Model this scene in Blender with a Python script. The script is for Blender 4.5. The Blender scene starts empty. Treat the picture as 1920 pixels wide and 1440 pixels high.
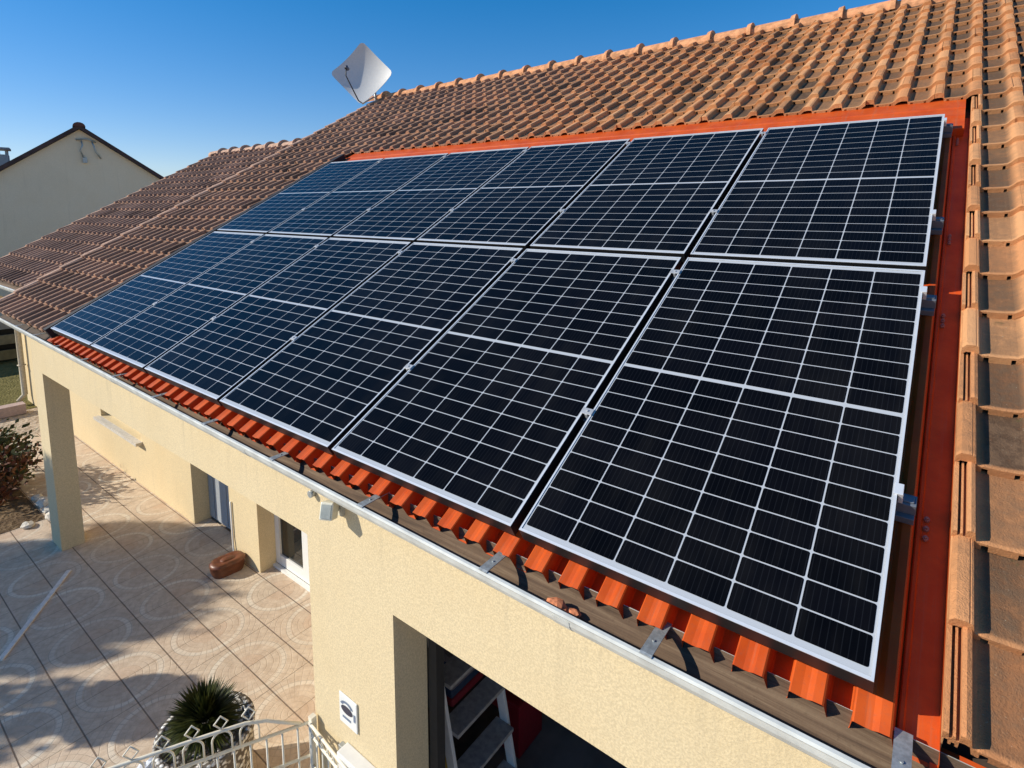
import bpy, bmesh, math, random
import numpy as np
from mathutils import Vector, Matrix
random.seed(7); rng = np.random.default_rng(11)
S = bpy.context.scene
COL = S.collection

# ------------------------------------------------------------------ camera, sky, sun, exposure
cam = bpy.data.cameras.new('camera'); co = bpy.data.objects.new('camera', cam); COL.objects.link(co)
Rr = [(0.79527, 0.60623, 0.00501), (0.08554, -0.10403, -0.99089), (-0.60018, 0.78846, -0.13459)]
M = Matrix([[Rr[0][i], -Rr[1][i], -Rr[2][i]] for i in range(3)]).to_4x4()
M.translation = Vector((0.02845, -1.46147, 1.09568))
co.matrix_world = M
cam.sensor_width = 36; cam.lens = 1049.18 * 36 / 1920
cam.shift_x = 4.518 / 1920; cam.shift_y = -182.70 / 1920
cam.clip_start = 0.05; cam.clip_end = 2000
S.camera = co
SUN = Vector((1.36, 1.23, -1.0)).normalized()          # the way the light travels
EL = math.asin(-SUN.z); AZ = math.atan2(-SUN.x, -SUN.y)
w = bpy.data.worlds.new('World'); S.world = w; w.use_nodes = True
nt = w.node_tree; nt.nodes.clear()
sky = nt.nodes.new('ShaderNodeTexSky'); sky.sky_type = 'NISHITA'; sky.sun_disc = False
sky.sun_elevation = EL; sky.sun_rotation = AZ
sky.air_density = 1.0; sky.dust_density = 0.15; sky.ozone_density = 2.6; sky.altitude = 300
bg = nt.nodes.new('ShaderNodeBackground'); bg.inputs[1].default_value = 0.15
wo = nt.nodes.new('ShaderNodeOutputWorld')
hs = nt.nodes.new('ShaderNodeHueSaturation'); hs.inputs['Saturation'].default_value = 1.47
nt.links.new(sky.outputs[0], hs.inputs['Color']); gm = nt.nodes.new('ShaderNodeGamma'); gm.inputs[1].default_value = .80
tn = nt.nodes.new('ShaderNodeMix'); tn.data_type = 'RGBA'; tn.blend_type = 'MULTIPLY'; tn.inputs[0].default_value = 1; tn.inputs[7].default_value = (1.0, 1.03, 1.26, 1)
nt.links.new(hs.outputs[0], gm.inputs[0]); nt.links.new(gm.outputs[0], tn.inputs[6]); nt.links.new(tn.outputs[2], bg.inputs[0]); nt.links.new(bg.outputs[0], wo.inputs[0])
sl = bpy.data.lights.new('sun', 'SUN'); sl.energy = 5.0; sl.angle = math.radians(0.5); sl.color = (1.0, 0.93, 0.80)
so = bpy.data.objects.new('sun', sl); COL.objects.link(so)
so.rotation_euler = SUN.to_track_quat('-Z', 'Y').to_euler()
S.view_settings.view_transform = 'Standard'; S.view_settings.look = 'None'
S.view_settings.exposure = 0.04; S.view_settings.gamma = 1.0
S.render.film_transparent = False

# ------------------------------------------------------------------ helpers
def link(name, me, mat=None, parent=None):
    o = bpy.data.objects.new(name, me); COL.objects.link(o)
    if mat is not None:
        for m_ in (mat if isinstance(mat, (list, tuple)) else [mat]): me.materials.append(m_)
    if parent is not None: o.parent = parent
    return o
def tag(o, label=None, cat=None, group=None, kind=None):
    if label: o['label'] = label
    if cat: o['category'] = cat
    if group: o['group'] = group
    if kind: o['kind'] = kind
    return o
def empty(name, label, cat, loc=(0, 0, 0), group=None):
    o = bpy.data.objects.new(name, None); COL.objects.link(o); o.location = loc
    o.empty_display_size = 0.1
    return tag(o, label, cat, group)
class MB:
    """collects shapes, then links them as one mesh (world coordinates, minus the parent's place)"""
    def __init__(s): s.v = []; s.f = []; s.m = []; s.sm = []
    def add(s, vs, fs, mi=0, smooth=False):
        b = len(s.v); s.v += [tuple(p) for p in vs]
        for f in fs: s.f.append([b + i for i in f]); s.m.append(mi); s.sm.append(smooth)
        return s
    def box(s, a, b, mi=0, mat=None):
        x0, y0, z0 = a; x1, y1, z1 = b
        vs = [(x0,y0,z0),(x1,y0,z0),(x1,y1,z0),(x0,y1,z0),(x0,y0,z1),(x1,y0,z1),(x1,y1,z1),(x0,y1,z1)]
        if mat is not None: vs = [tuple(mat @ Vector(p)) for p in vs]
        return s.add(vs, [(3,2,1,0),(4,5,6,7),(0,1,5,4),(1,2,6,5),(2,3,7,6),(3,0,4,7)], mi)
    def bar(s, p, q, r, n=8, r2=None, mi=0, smooth=True, up=None):
        p = Vector(p); q = Vector(q); d = (q - p).normalized()
        u = d.orthogonal().normalized() if up is None else d.cross(Vector(up)).normalized(); v_ = d.cross(u)
        r2 = r if r2 is None else r2; vs = []
        for c, rr in ((p, r), (q, r2)):
            for i in range(n):
                a = 2 * math.pi * (i + .5) / n; vs.append(c + rr * (math.cos(a) * u + math.sin(a) * v_))
        s.add(vs, [(i, (i+1) % n, n + (i+1) % n, n + i) for i in range(n)], mi, smooth)
        s.add(vs[:n], [tuple(range(n))[::-1]], mi); s.add(vs[n:], [tuple(range(n))], mi)
        return s
    def tube(s, pts, r, n=8, mi=0, closed=False):
        pts = [Vector(p) for p in pts]; N = len(pts); vs = []
        rr = r if isinstance(r, (list, tuple)) else [r] * N
        u = None
        for i, p in enumerate(pts):
            a = pts[i-1] if (i > 0 or closed) else p; b = pts[(i+1) % N] if (i < N-1 or closed) else p
            d = (b - a).normalized()
            if u is None: u = d.orthogonal().normalized()
            else: u = (u - d * u.dot(d)).normalized()
            v_ = d.cross(u)
            for k in range(n):
                t = 2 * math.pi * k / n; vs.append(p + rr[i] * (math.cos(t) * u + math.sin(t) * v_))
        fs = []
        for i in range(N if closed else N - 1):
            j = (i + 1) % N
            for k in range(n): fs.append((i*n+k, i*n+(k+1) % n, j*n+(k+1) % n, j*n+k))
        s.add(vs, fs, mi, True)
        if not closed: s.add(vs[:n], [tuple(range(n))[::-1]], mi); s.add(vs[-n:], [tuple(range(n))], mi)
        return s
    def prism(s, prof, x0, x1, mi=0, smooth=False, closed=True, caps=True, fx=None):
        """profile of (y, z) swept along x"""
        n = len(prof); vs = []
        for x in (x0, x1):
            for (y, z) in prof: vs.append((x, y + (fx(x) if fx else 0), z))
        m_ = n if closed else n - 1
        s.add(vs, [(i, (i+1) % n, n + (i+1) % n, n + i) for i in range(m_)], mi, smooth)
        if closed and caps: s.add(vs[:n], [tuple(range(n))[::-1]], mi); s.add(vs[n:], [tuple(range(n))], mi)
        return s
    def build(s, name, mat, parent=None, bevel=0, recalc=True, at=None):
        me = bpy.data.meshes.new(name)
        off = Vector((0, 0, 0))
        if at is not None: off = Vector(at)
        elif parent is not None:
            p = parent
            while p is not None: off += p.location; p = p.parent
        me.from_pydata([Vector(v) - off for v in s.v], [], s.f)
        me.polygons.foreach_set('material_index', s.m); me.polygons.foreach_set('use_smooth', s.sm)
        if recalc:
            b = bmesh.new(); b.from_mesh(me)
            bmesh.ops.remove_doubles(b, verts=b.verts, dist=1e-6)
            bmesh.ops.recalc_face_normals(b, faces=b.faces); b.to_mesh(me); b.free()
        me.update()
        o = link(name, me, mat, parent)
        if at is not None: o.location = at
        if bevel:
            md = o.modifiers.new('bevel', 'BEVEL'); md.width = bevel; md.segments = 2; md.limit_method = 'ANGLE'
            md.angle_limit = math.radians(40)
        return o

PIT = 0.504731; CP, SP = math.cos(PIT), math.sin(PIT)
def RP(x, v, h): return Vector((x, v * CP - h * SP, v * SP + h * CP))   # a point x along the eave, v up the slope, h above the panel glass
RM = Matrix(((1, 0, 0, 0), (0, CP, -SP, 0), (0, SP, CP, 0), (0, 0, 0, 1)))

# ------------------------------------------------------------------ materials
def nodes(name):
    m = bpy.data.materials.new(name); m.use_nodes = True; t = m.node_tree
    b = t.nodes['Principled BSDF']; return m, t, b
class N:
    def __init__(s, t): s.t = t
    def n(s, k, **kw):
        x = s.t.nodes.new(k)
        for a, v in kw.items(): setattr(x, a, v)
        return x
    def L(s, a, b): s.t.links.new(a, b)
    def math(s, op, a, b=None, c=None, clamp=False):
        x = s.n('ShaderNodeMath', operation=op, use_clamp=clamp)
        for i, v in enumerate((a, b, c)):
            if v is None: continue
            if hasattr(v, 'links'): s.L(v, x.inputs[i])
            else: x.inputs[i].default_value = v
        return x.outputs[0]
    def mix(s, f, a, b, mode='MIX'):
        x = s.n('ShaderNodeMix', data_type='RGBA', blend_type=mode)
        for i, v in ((0, f), (6, a), (7, b)):
            if hasattr(v, 'links'): s.L(v, x.inputs[i])
            elif i == 0: x.inputs[0].default_value = v
            else: x.inputs[i].default_value = (*v, 1)
        return x.outputs[2]
    def noise(s, vec, scale, detail=4, rough=.6, dist=0):
        x = s.n('ShaderNodeTexNoise'); x.inputs['Scale'].default_value = scale; x.inputs['Detail'].default_value = detail
        x.inputs['Roughness'].default_value = rough; x.inputs['Distortion'].default_value = dist
        if vec is not None: s.L(vec, x.inputs['Vector'])
        return x.outputs[0]
    def ramp(s, f, stops):
        x = s.n('ShaderNodeValToRGB'); e = x.color_ramp.elements
        while len(e) < len(stops): e.new(.5)
        for i, (p, c) in enumerate(stops):
            e[i].position = p; e[i].color = (*c, 1) if isinstance(c, (tuple, list)) else (c, c, c, 1)
        s.L(f, x.inputs[0]); return x.outputs[0]
    def step(s, x, a, b):     # smooth 0..1 from a to b
        r = s.n('ShaderNodeMapRange', interpolation_type='SMOOTHSTEP'); s.L(x, r.inputs[0])
        r.inputs[1].default_value = a; r.inputs[2].default_value = b; return r.outputs[0]
    def bump(s, h, strength, dist, bsdf):
        x = s.n('ShaderNodeBump'); x.inputs['Strength'].default_value = strength; x.inputs['Distance'].default_value = dist
        s.L(h, x.inputs['Height']); s.L(x.outputs[0], bsdf.inputs['Normal'])
def wpos(n): return n.n('ShaderNodeNewGeometry').outputs['Position']

def simple(name, col, rough=.6, metal=0, var=0.12, scale=30, spec=.5, bump=0, bscale=60):
    m, t, b = nodes(name); n = N(t); p = wpos(n)
    f = n.noise(p, scale)
    c1 = tuple(c * (1 - var) for c in col); c2 = tuple(min(1, c * (1 + var)) for c in col)
    n.L(n.mix(n.step(f, .3, .7), c1, c2), b.inputs['Base Color'])
    b.inputs['Roughness'].default_value = rough; b.inputs['Metallic'].default_value = metal
    b.inputs['Specular IOR Level'].default_value = spec
    if bump: n.bump(n.noise(p, bscale), bump, .004, b)
    return m

def plaster(name, col, grain=1.0):
    m, t, b = nodes(name); n = N(t); p = wpos(n)
    f = n.noise(p, 120, 3, .6); g = n.noise(p, 2.2, 4, .55); h = n.noise(p, 55, 2, .5)
    base = n.mix(n.step(f, .36, .66), tuple(c * .87 for c in col), tuple(min(1, c * 1.07) for c in col))
    base = n.mix(n.math('MULTIPLY', n.step(g, .35, .75), .22), base, tuple(c * k for c, k in zip(col, (.90, .84, .74))))
    mp = n.n('ShaderNodeMapping'); mp.inputs['Scale'].default_value = (9, 9, .7); n.L(p, mp.inputs[0])
    st = n.noise(mp.outputs[0], 1, 4, .6)
    base = n.mix(n.math('MULTIPLY', n.step(st, .56, .8), .16), base, (.33, .27, .18))
    sz = n.n('ShaderNodeSeparateXYZ'); n.L(p, sz.inputs[0])
    m2 = n.n('ShaderNodeMapping'); m2.inputs['Scale'].default_value = (22, 22, 1.1); n.L(p, m2.inputs[0]); s2 = n.noise(m2.outputs[0], 1, 5, .7)
    top = n.math('MULTIPLY', n.math('MULTIPLY', n.step(sz.outputs[2], -.62, -.18), n.math('SUBTRACT', 1, n.step(sz.outputs[2], -.15, -.08))), n.step(s2, .50, .74))
    base = n.mix(n.math('MULTIPLY', top, .34), base, (.36, .31, .22))
    cr = n.noise(p, .9, 5, .6); base = n.mix(n.math('MULTIPLY', n.step(cr, .52, .70), .14), base, tuple(c * .72 for c in col))
    n.L(base, b.inputs['Base Color']); b.inputs['Roughness'].default_value = .92; b.inputs['Specular IOR Level'].default_value = .15
    hh = n.math('ADD', f, n.math('MULTIPLY', h, .35))
    n.bump(hh, .42 * grain, .005, b)
    return m

def tilemat(name, clean, clean2, dirt, dirt2, amount=1.0):
    """clay tiles: uv.x = column + place across the tile, uv.y = row + place up the tile; attribute tint is random per tile"""
    m, t, b = nodes(name); n = N(t)
    uv = n.n('ShaderNodeUVMap').outputs[0]; sp = n.n('ShaderNodeSeparateXYZ'); n.L(uv, sp.inputs[0])
    fx = n.math('FRACT', n.math('ADD', sp.outputs[0], 100.0)); fy = n.math('FRACT', n.math('ADD', sp.outputs[1], 100.0))
    tint = n.n('ShaderNodeAttribute', attribute_name='tint').outputs['Fac']
    tint2 = n.n('ShaderNodeAttribute', attribute_name='tinb').outputs['Fac']
    p = wpos(n); a = n.noise(p, 24, 6, .68); big = n.noise(p, 1.3, 3, .5); fine = n.noise(p, 210, 3, .7)
    c = n.mix(tint, clean, clean2)
    c = n.mix(n.math('MULTIPLY', n.step(fine, .5, .78), .35), c, tuple(k * .55 for k in clean))
    pan = n.math('MULTIPLY', n.step(fx, .28, .40), n.math('SUBTRACT', 1, n.step(fx, .80, .97)))
    k = n.math('ADD', n.math('MULTIPLY', pan, .80), n.math('MULTIPLY', n.step(big, .35, .7), .22))
    px = n.n('ShaderNodeSeparateXYZ'); n.L(p, px.inputs[0]); k = n.math('ADD', k, n.math('MULTIPLY', n.step(n.math('ADD', n.math('MULTIPLY', px.outputs[0], -1), n.math('MULTIPLY', big, 3)), 4.0, 9.0), .26))
    k = n.math('ADD', k, n.math('MULTIPLY', n.math('SUBTRACT', a, .5), 1.15))
    k = n.math('ADD', k, n.math('MULTIPLY', n.math('SUBTRACT', tint2, .5), .32))
    k = n.math('MULTIPLY', k, amount * .93, clamp=True)
    k = n.math('MULTIPLY', k, n.math('ADD', .35, n.math('MULTIPLY', n.step(fy, .015, .07), .65)))
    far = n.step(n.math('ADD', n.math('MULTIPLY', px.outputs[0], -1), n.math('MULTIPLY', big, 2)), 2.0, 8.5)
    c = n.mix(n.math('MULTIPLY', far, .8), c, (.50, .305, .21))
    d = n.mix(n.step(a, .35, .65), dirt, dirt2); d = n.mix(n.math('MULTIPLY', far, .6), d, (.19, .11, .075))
    c = n.mix(k, c, d)
    lich = n.step(n.noise(p, 75, 4, .75), .665, .70)
    c = n.mix(n.math('MULTIPLY', lich, n.math('MULTIPLY', pan, .65)), c, (.42, .38, .27))
    moss = n.math('MULTIPLY', n.step(n.noise(p, 16, 5, .7), .60, .70), n.math('MULTIPLY', pan, n.step(fy, .55, .95)))
    c = n.mix(n.math('MULTIPLY', moss, .55), c, (.075, .075, .03))
    spots = n.step(n.noise(p, 300, 2, .6), .74, .78)
    c = n.mix(n.math('MULTIPLY', spots, .7), c, (.62, .58, .50))
    n.L(c, b.inputs['Base Color']); b.inputs['Roughness'].default_value = .86; b.inputs['Specular IOR Level'].default_value = .22
    n.bump(n.math('ADD', a, n.math('MULTIPLY', fine, .6)), .75, .009, b)
    return m

M_plaster = plaster('cream_render', (.735, .60, .375), .75)
M_plaster2 = plaster('smooth_cream_render', (.76, .61, .37), .35)
M_grey_plaster = plaster('grey_render', (.82, .69, .51), .4)
M_tile = tilemat('clay_tiles', (.62, .265, .105), (.73, .37, .165), (.085, .050, .030), (.165, .10, .058), 1.05)
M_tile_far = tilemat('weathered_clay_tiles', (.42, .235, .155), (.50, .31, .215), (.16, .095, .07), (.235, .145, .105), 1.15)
M_ridge = simple('ridge_clay', (.63, .30, .145), .85, var=.28, scale=14, spec=.2, bump=.3)
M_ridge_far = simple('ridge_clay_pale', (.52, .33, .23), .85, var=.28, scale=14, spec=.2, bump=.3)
M_cut = simple('tile_edge_clay', (.70, .35, .15), .85, var=.18, scale=30, spec=.2, bump=.3)
M_white = simple('white_lacquer', (.60, .61, .57), .42, var=.14, scale=9)
M_alu = simple('aluminium_frame', (.80, .81, .81), .33, metal=.35, var=.03)
M_galv = simple('galvanised_steel', (.42, .44, .43), .5, metal=.55, var=.22, scale=60)
M_rail = simple('grey_rail', (.13, .15, .18), .5, metal=.1, var=.1)
M_tile_shade = simple('tile_end_shade', (.012, .012, .013), .7)
M_dark = simple('dark_paint', (.03, .028, .026), .6)
M_pvc = simple('white_pvc', (.78, .77, .73), .35, var=.03)
M_shutter = simple('grey_blue_shutter', (.36, .38, .40), .6, var=.05)
M_wood = simple('dark_wood', (.075, .05, .035), .8, var=.4, scale=8)
M_iron = simple('cream_painted_iron', (.80, .74, .60), .45, var=.06)
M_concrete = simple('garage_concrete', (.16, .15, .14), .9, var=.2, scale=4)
M_terra = simple('brown_glazed_clay', (.16, .052, .022), .42, var=.3, scale=14)
M_orange_clay = simple('broken_clay', (.62, .22, .10), .85, var=.3, scale=60)

def roofmetal():
    m, t, b = nodes('orange_coated_steel'); n = N(t); p = wpos(n)
    f = n.noise(p, 6, 4); g = n.noise(p, 90, 3, .7)
    c = n.mix(n.step(f, .3, .7), (.50, .062, .007), (.62, .098, .013))
    c = n.mix(n.math('MULTIPLY', n.step(g, .50, .75), .35), c, (.34, .085, .035))
    mp = n.n('ShaderNodeMapping'); mp.inputs['Scale'].default_value = (60, 2, 2); n.L(p, mp.inputs[0]); st = n.noise(mp.outputs[0], 1, 5, .7)
    c = n.mix(n.math('MULTIPLY', n.step(st, .52, .75), .38), c, (.36, .16, .09))
    n.L(n.math('ADD', .38, n.math('MULTIPLY', g, .3)), b.inputs['Roughness'])
    n.L(c, b.inputs['Base Color']); b.inputs['Roughness'].default_value = .45; b.inputs['Specular IOR Level'].default_value = .28
    n.bump(n.noise(p, 3.5, 2), .12, .02, b)
    return m
M_metal = roofmetal()

def cellmat():
    m, t, b = nodes('solar_cells'); n = N(t)
    tc = n.n('ShaderNodeTexCoord').outputs['Object']; sp = n.n('ShaderNodeSeparateXYZ'); n.L(tc, sp.inputs[0])
    fx = n.math('FRACT', n.math('MULTIPLY', sp.outputs[0], 1 / .0163))
    line = n.math('SUBTRACT', 1, n.step(n.math('ABSOLUTE', n.math('SUBTRACT', fx, .5)), .03, .09))
    at = n.n('ShaderNodeAttribute', attribute_name='tint').outputs['Fac']
    c = n.mix(at, (.0018, .0018, .0024), (.0032, .0032, .0046))
    c = n.mix(n.math('MULTIPLY', line, .16), c, (.04, .045, .055))
    n.L(c, b.inputs['Base Color']); b.inputs['Roughness'].default_value = .10; b.inputs['IOR'].default_value = 1.175
    p = wpos(n); du = n.noise(p, 2.2, 4, .6)
    mp = n.n('ShaderNodeMapping'); mp.inputs['Scale'].default_value = (14, 1.6, 1.6); n.L(p, mp.inputs[0]); du2 = n.noise(mp.outputs[0], 1, 5, .65)
    dust = n.math('MULTIPLY', n.step(n.math('MULTIPLY', n.math('ADD', du, du2), .5), .42, .68), .020)
    c = n.mix(dust, c, (.24, .22, .19)); n.L(c, b.inputs['Base Color'])
    n.L(n.math('ADD', .07, n.math('MULTIPLY', du, .16)), b.inputs['Roughness'])
    return m
def backmat():
    m, t, b = nodes('white_backsheet'); n = N(t)
    b.inputs['Base Color'].default_value = (.46, .48, .50, 1); b.inputs['Roughness'].default_value = .16; b.inputs['IOR'].default_value = 1.47
    return m
M_cell = cellmat(); M_back = backmat()

def gutterbed():
    m, t, b = nodes('silted_gutter_bottom'); n = N(t); p = wpos(n)
    mp = n.n('ShaderNodeMapping'); mp.inputs['Scale'].default_value = (.9, 26, 26); n.L(p, mp.inputs[0])
    f = n.noise(mp.outputs[0], 2.2, 6, .7, .6); g = n.noise(p, 55, 4, .7)
    c = n.ramp(f, [(.25, (.05, .032, .022)), (.5, (.145, .095, .06)), (.72, (.25, .18, .115))])
    c = n.mix(n.math('MULTIPLY', n.step(g, .55, .75), .5), c, (.085, .055, .035))
    n.L(c, b.inputs['Base Color']); b.inputs['Roughness'].default_value = .8; b.inputs['Specular IOR Level'].default_value = .25
    n.bump(g, .3, .004, b)
    return m
M_bed = gutterbed()

def patiomat():
    m, t, b = nodes('stamped_patio_tiles'); n = N(t); p = wpos(n); sp = n.n('ShaderNodeSeparateXYZ'); n.L(p, sp.inputs[0])
    T = .326
    gx = n.math('MULTIPLY', n.math('ADD', sp.outputs[0], 3.68 + T * 200), 1 / T); gy = n.math('MULTIPLY', n.math('ADD', sp.outputs[1], -.13 + T * 200), 1 / T)
    fx = n.math('FRACT', gx); fy = n.math('FRACT', gy)
    ax = n.math('ABSOLUTE', n.math('SUBTRACT', fx, .5)); ay = n.math('ABSOLUTE', n.math('SUBTRACT', fy, .5))
    jx = n.step(ax, .487, .495); jy = n.step(ay, .481, .491)
    # rings of small setts centred on every other corner
    wob = n.noise(p, 7, 3); cx = n.math('SUBTRACT', n.math('MULTIPLY', n.math('FRACT', n.math('MULTIPLY', gx, .5)), 2), 1); cy = n.math('SUBTRACT', n.math('MULTIPLY', n.math('FRACT', n.math('MULTIPLY', gy, .5)), 2), 1)
    r = n.math('SQRT', n.math('ADD', n.math('MULTIPLY', cx, cx), n.math('MULTIPLY', cy, cy)))
    r = n.math('ADD', r, n.math('MULTIPLY', n.math('SUBTRACT', wob, .5), .06))
    band = n.math('MULTIPLY', n.step(r, .74, .76), n.math('SUBTRACT', 1, n.step(r, .86, .88)))
    line = n.math('ABSOLUTE', n.math('SUBTRACT', n.math('FRACT', n.math('MULTIPLY', r, 7.0)), .5))
    lines = n.step(line, .40, .48)
    ang = n.math('ARCTAN2', cy, cx)
    an = n.math('ABSOLUTE', n.math('SUBTRACT', n.math('FRACT', n.math('MULTIPLY', ang, 6.2)), .5))
    sett = n.math('MAXIMUM', lines, n.step(an, .42, .48))
    a = n.noise(p, 14, 5, .65); big = n.noise(p, .8, 3); fine = n.noise(p, 130, 3, .7)
    wn = n.n('ShaderNodeTexWhiteNoise', noise_dimensions='3D')
    cb = n.n('ShaderNodeCombineXYZ'); n.L(n.math('FLOOR', gx), cb.inputs[0]); n.L(n.math('FLOOR', gy), cb.inputs[1])
    n.L(cb.outputs[0], wn.inputs['Vector'])
    c = n.mix(n.step(a, .3, .7), (.58, .45, .325), (.75, .61, .455))
    c = n.mix(n.math('MULTIPLY', wn.outputs[0], .22), c, (.56, .38, .26))
    c = n.mix(n.math('MULTIPLY', band, n.math('ADD', .32, n.math('MULTIPLY', n.step(n.noise(p, 1.7, 3), .35, .65), .40))), c, (.84, .76, .62))
    c = n.mix(n.math('MULTIPLY', sett, n.math('ADD', .20, n.math('MULTIPLY', band, .35))), c, (.34, .26, .185))
    ins = n.math('MULTIPLY', n.math('SUBTRACT', 1, n.step(r, .40, .46)), n.step(wn.outputs[0], .3, .7)); c = n.mix(n.math('MULTIPLY', ins, .22), c, (.60, .36, .22))
    c = n.mix(n.math('MULTIPLY', n.step(big, .4, .75), .25), c, (.40, .33, .25))
    c = n.mix(n.math('MULTIPLY', n.step(fine, .55, .8), .42), c, (.30, .24, .18))
    c = n.mix(n.math('MULTIPLY', jx, .55), c, (.20, .145, .10))
    c = n.mix(n.math('MULTIPLY', jy, .72), c, (.10, .062, .045))
    n.L(c, b.inputs['Base Color']); b.inputs['Roughness'].default_value = .75; b.inputs['Specular IOR Level'].default_value = .25
    h = n.math('SUBTRACT', n.math('MULTIPLY', a, .4), n.math('ADD', n.math('MULTIPLY', n.math('MAXIMUM', jx, jy), 1.0), n.math('MULTIPLY', sett, .3)))
    n.bump(h, .5, .01, b)
    return m
M_patio = patiomat()
def groundmat(name, c1, c2, c3, sc):
    m, t, b = nodes(name); n = N(t); p = wpos(n)
    f = n.noise(p, sc, 6, .7); g = n.noise(p, sc * 7, 4, .7); vo = n.n('ShaderNodeTexVoronoi'); vo.inputs['Scale'].default_value = sc * 5; n.L(p, vo.inputs['Vector'])
    c = n.mix(n.step(f, .35, .65), c1, c2); c = n.mix(n.math('MULTIPLY', n.step(g, .5, .7), .7), c, c3)
    n.L(c, b.inputs['Base Color']); b.inputs['Roughness'].default_value = .95; b.inputs['Specular IOR Level'].default_value = .1
    n.bump(n.math('ADD', g, vo.outputs[0]), .8, .03, b)
    return m
M_ground = groundmat('pale_rocky_ground', (.44, .35, .26), (.56, .46, .35), (.22, .17, .12), 2.5)
M_soil = groundmat('bark_soil', (.13, .085, .05), (.22, .15, .085), (.06, .04, .025), 4)
M_grass = groundmat('dry_grass', (.16, .14, .045), (.24, .20, .075), (.09, .085, .03), 5)

# ------------------------------------------------------------------ ground
GZ = -2.49
def sheet(name, x0, y0, x1, y1, z, mat):
    o = MB().add([(x0,y0,z),(x1,y0,z),(x1,y1,z),(x0,y1,z)], [(0,1,2,3)]).build(name, mat, recalc=False)
    return tag(o, kind='structure')
sheet('ground', -400, -400, 400, 400, GZ - .012, M_ground)
sheet('patio', -11.2, -7, 6, 1.30, GZ, M_patio)
sheet('lawn', -60, -30, -12.75, 30, GZ - .006, M_grass)
sheet('planting_bed', -10.6, -4.0, -7.95, .12, GZ + .005, M_soil)
sheet('garage_floor', -2.2, .245, 3.0, 6.0, GZ + .01, M_concrete)

# ------------------------------------------------------------------ house
house = empty('house', 'cream rendered single storey house with orange tiled roof, porch column and open garage', 'house', (0, 0, GZ))

def wallgrid(mb, xs, zs, y0, y1, solid, mi=0, miy=None):
    """a wall from y0 (front) to y1 (back) on a grid; solid(i, j) tells which cells are wall"""
    nx, nz = len(xs) - 1, len(zs) - 1
    S_ = [[solid(i, j) for j in range(nz)] for i in range(nx)]
    g = lambda i, j: 0 <= i < nx and 0 <= j < nz and S_[i][j]
    for i in range(nx):
        for j in range(nz):
            if not S_[i][j]: continue
            a, b, c, d = xs[i], xs[i+1], zs[j], zs[j+1]
            mb.add([(a,y0,c),(b,y0,c),(b,y0,d),(a,y0,d)], [(0,1,2,3)], mi); mb.add([(a,y1,c),(b,y1,c),(b,y1,d),(a,y1,d)], [(3,2,1,0)], mi)
            if not g(i-1, j): mb.add([(a,y0,c),(a,y1,c),(a,y1,d),(a,y0,d)], [(3,2,1,0)], mi)
            if not g(i+1, j): mb.add([(b,y0,c),(b,y1,c),(b,y1,d),(b,y0,d)], [(0,1,2,3)], mi)
            if not g(i, j-1): mb.add([(a,y0,c),(b,y0,c),(b,y1,c),(a,y1,c)], [(3,2,1,0)], mi)
            if not g(i, j+1): mb.add([(a,y0,d),(b,y0,d),(b,y1,d),(a,y1,d)], [(0,1,2,3)], mi)
# street front: beam over the porch, garage pier and lintel
mb = MB()
xs = [-7.36, -7.03, -2.41, -1.76, 1.10, 3.0]; zs = [GZ, -.695, -.555, -.215]
def sol(i, j):
    if i == 0: return True
    if i == 1: return j == 2
    if i == 2: return True
    if i == 3: return j >= 1
    return True
wallgrid(mb, xs, zs, .04, .243, sol)
front = mb.build('front_wall', M_plaster, house)
# recessed back wall of the porch and of the wing
mb = MB()
xs = [-13.35, -9.32, -7.88, -6.47, -5.60, -5.04, -3.95, -2.41]; zs = [GZ, -1.86, -.62, -.45, -.12]
def sol(i, j):
    if i == 1: return j == 0 or j >= 2
    if i in (3, 5): return j == 3
    return True
wallgrid(mb, xs, zs, 1.13, 1.36, sol)
mb.build('porch_back_wall', M_plaster2, house)
# the other walls, plain
mb = MB()
mb.box((-2.41, .244, GZ), (-2.20, 6.0, -.215)).box((2.8, .244, GZ), (3.0, 11.6, -.215)).box((-2.2, 6.0, GZ), (2.8, 6.2, -.2))
mb.box((-8.75, 1.361, GZ), (-8.55, 11.6, -.13)).box((-13.35, 1.361, GZ), (-13.15, 7.0, -.13)).box((-13.35, 11.4, GZ), (2.8, 11.6, -.215))
# gable triangles
def gable(x0, x1, yc, y0, y1, zt, zb):
    vs = [(x, y, z) for x in (x0, x1) for (y, z) in ((y0, zb), (y1, zb), (yc, zt))]
    mb.add(vs, [(0, 1, 2), (5, 4, 3), (0, 3, 4, 1), (1, 4, 5, 2), (2, 5, 3, 0)])
gable(-8.75, -8.55, 6.13, .25, 11.6, 3.05, -.13); gable(2.8, 3.0, 6.13, .25, 11.6, 3.05, -.2); gable(-13.35, -13.15, 4.75, 1.37, 7.6, 2.05, -.13)
mb.build('side_walls', M_plaster2, house)
mb = MB().box((-8.5, .244, -.33), (-2.42, 1.129, -.28)).box((-2.19, .25, -.33), (2.79, 5.99, -.28))
mb.build('porch_ceiling', simple('white_ceiling', (.62, .60, .55), .8), house)
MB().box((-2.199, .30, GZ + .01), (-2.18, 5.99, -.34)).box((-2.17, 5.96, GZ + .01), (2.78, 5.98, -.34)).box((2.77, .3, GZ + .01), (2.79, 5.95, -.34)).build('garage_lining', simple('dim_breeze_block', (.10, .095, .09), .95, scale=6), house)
MB().box((-1.752, .246, GZ + .01), (-1.70, .30, -.70)).build('door_track', M_dark, house)

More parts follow.
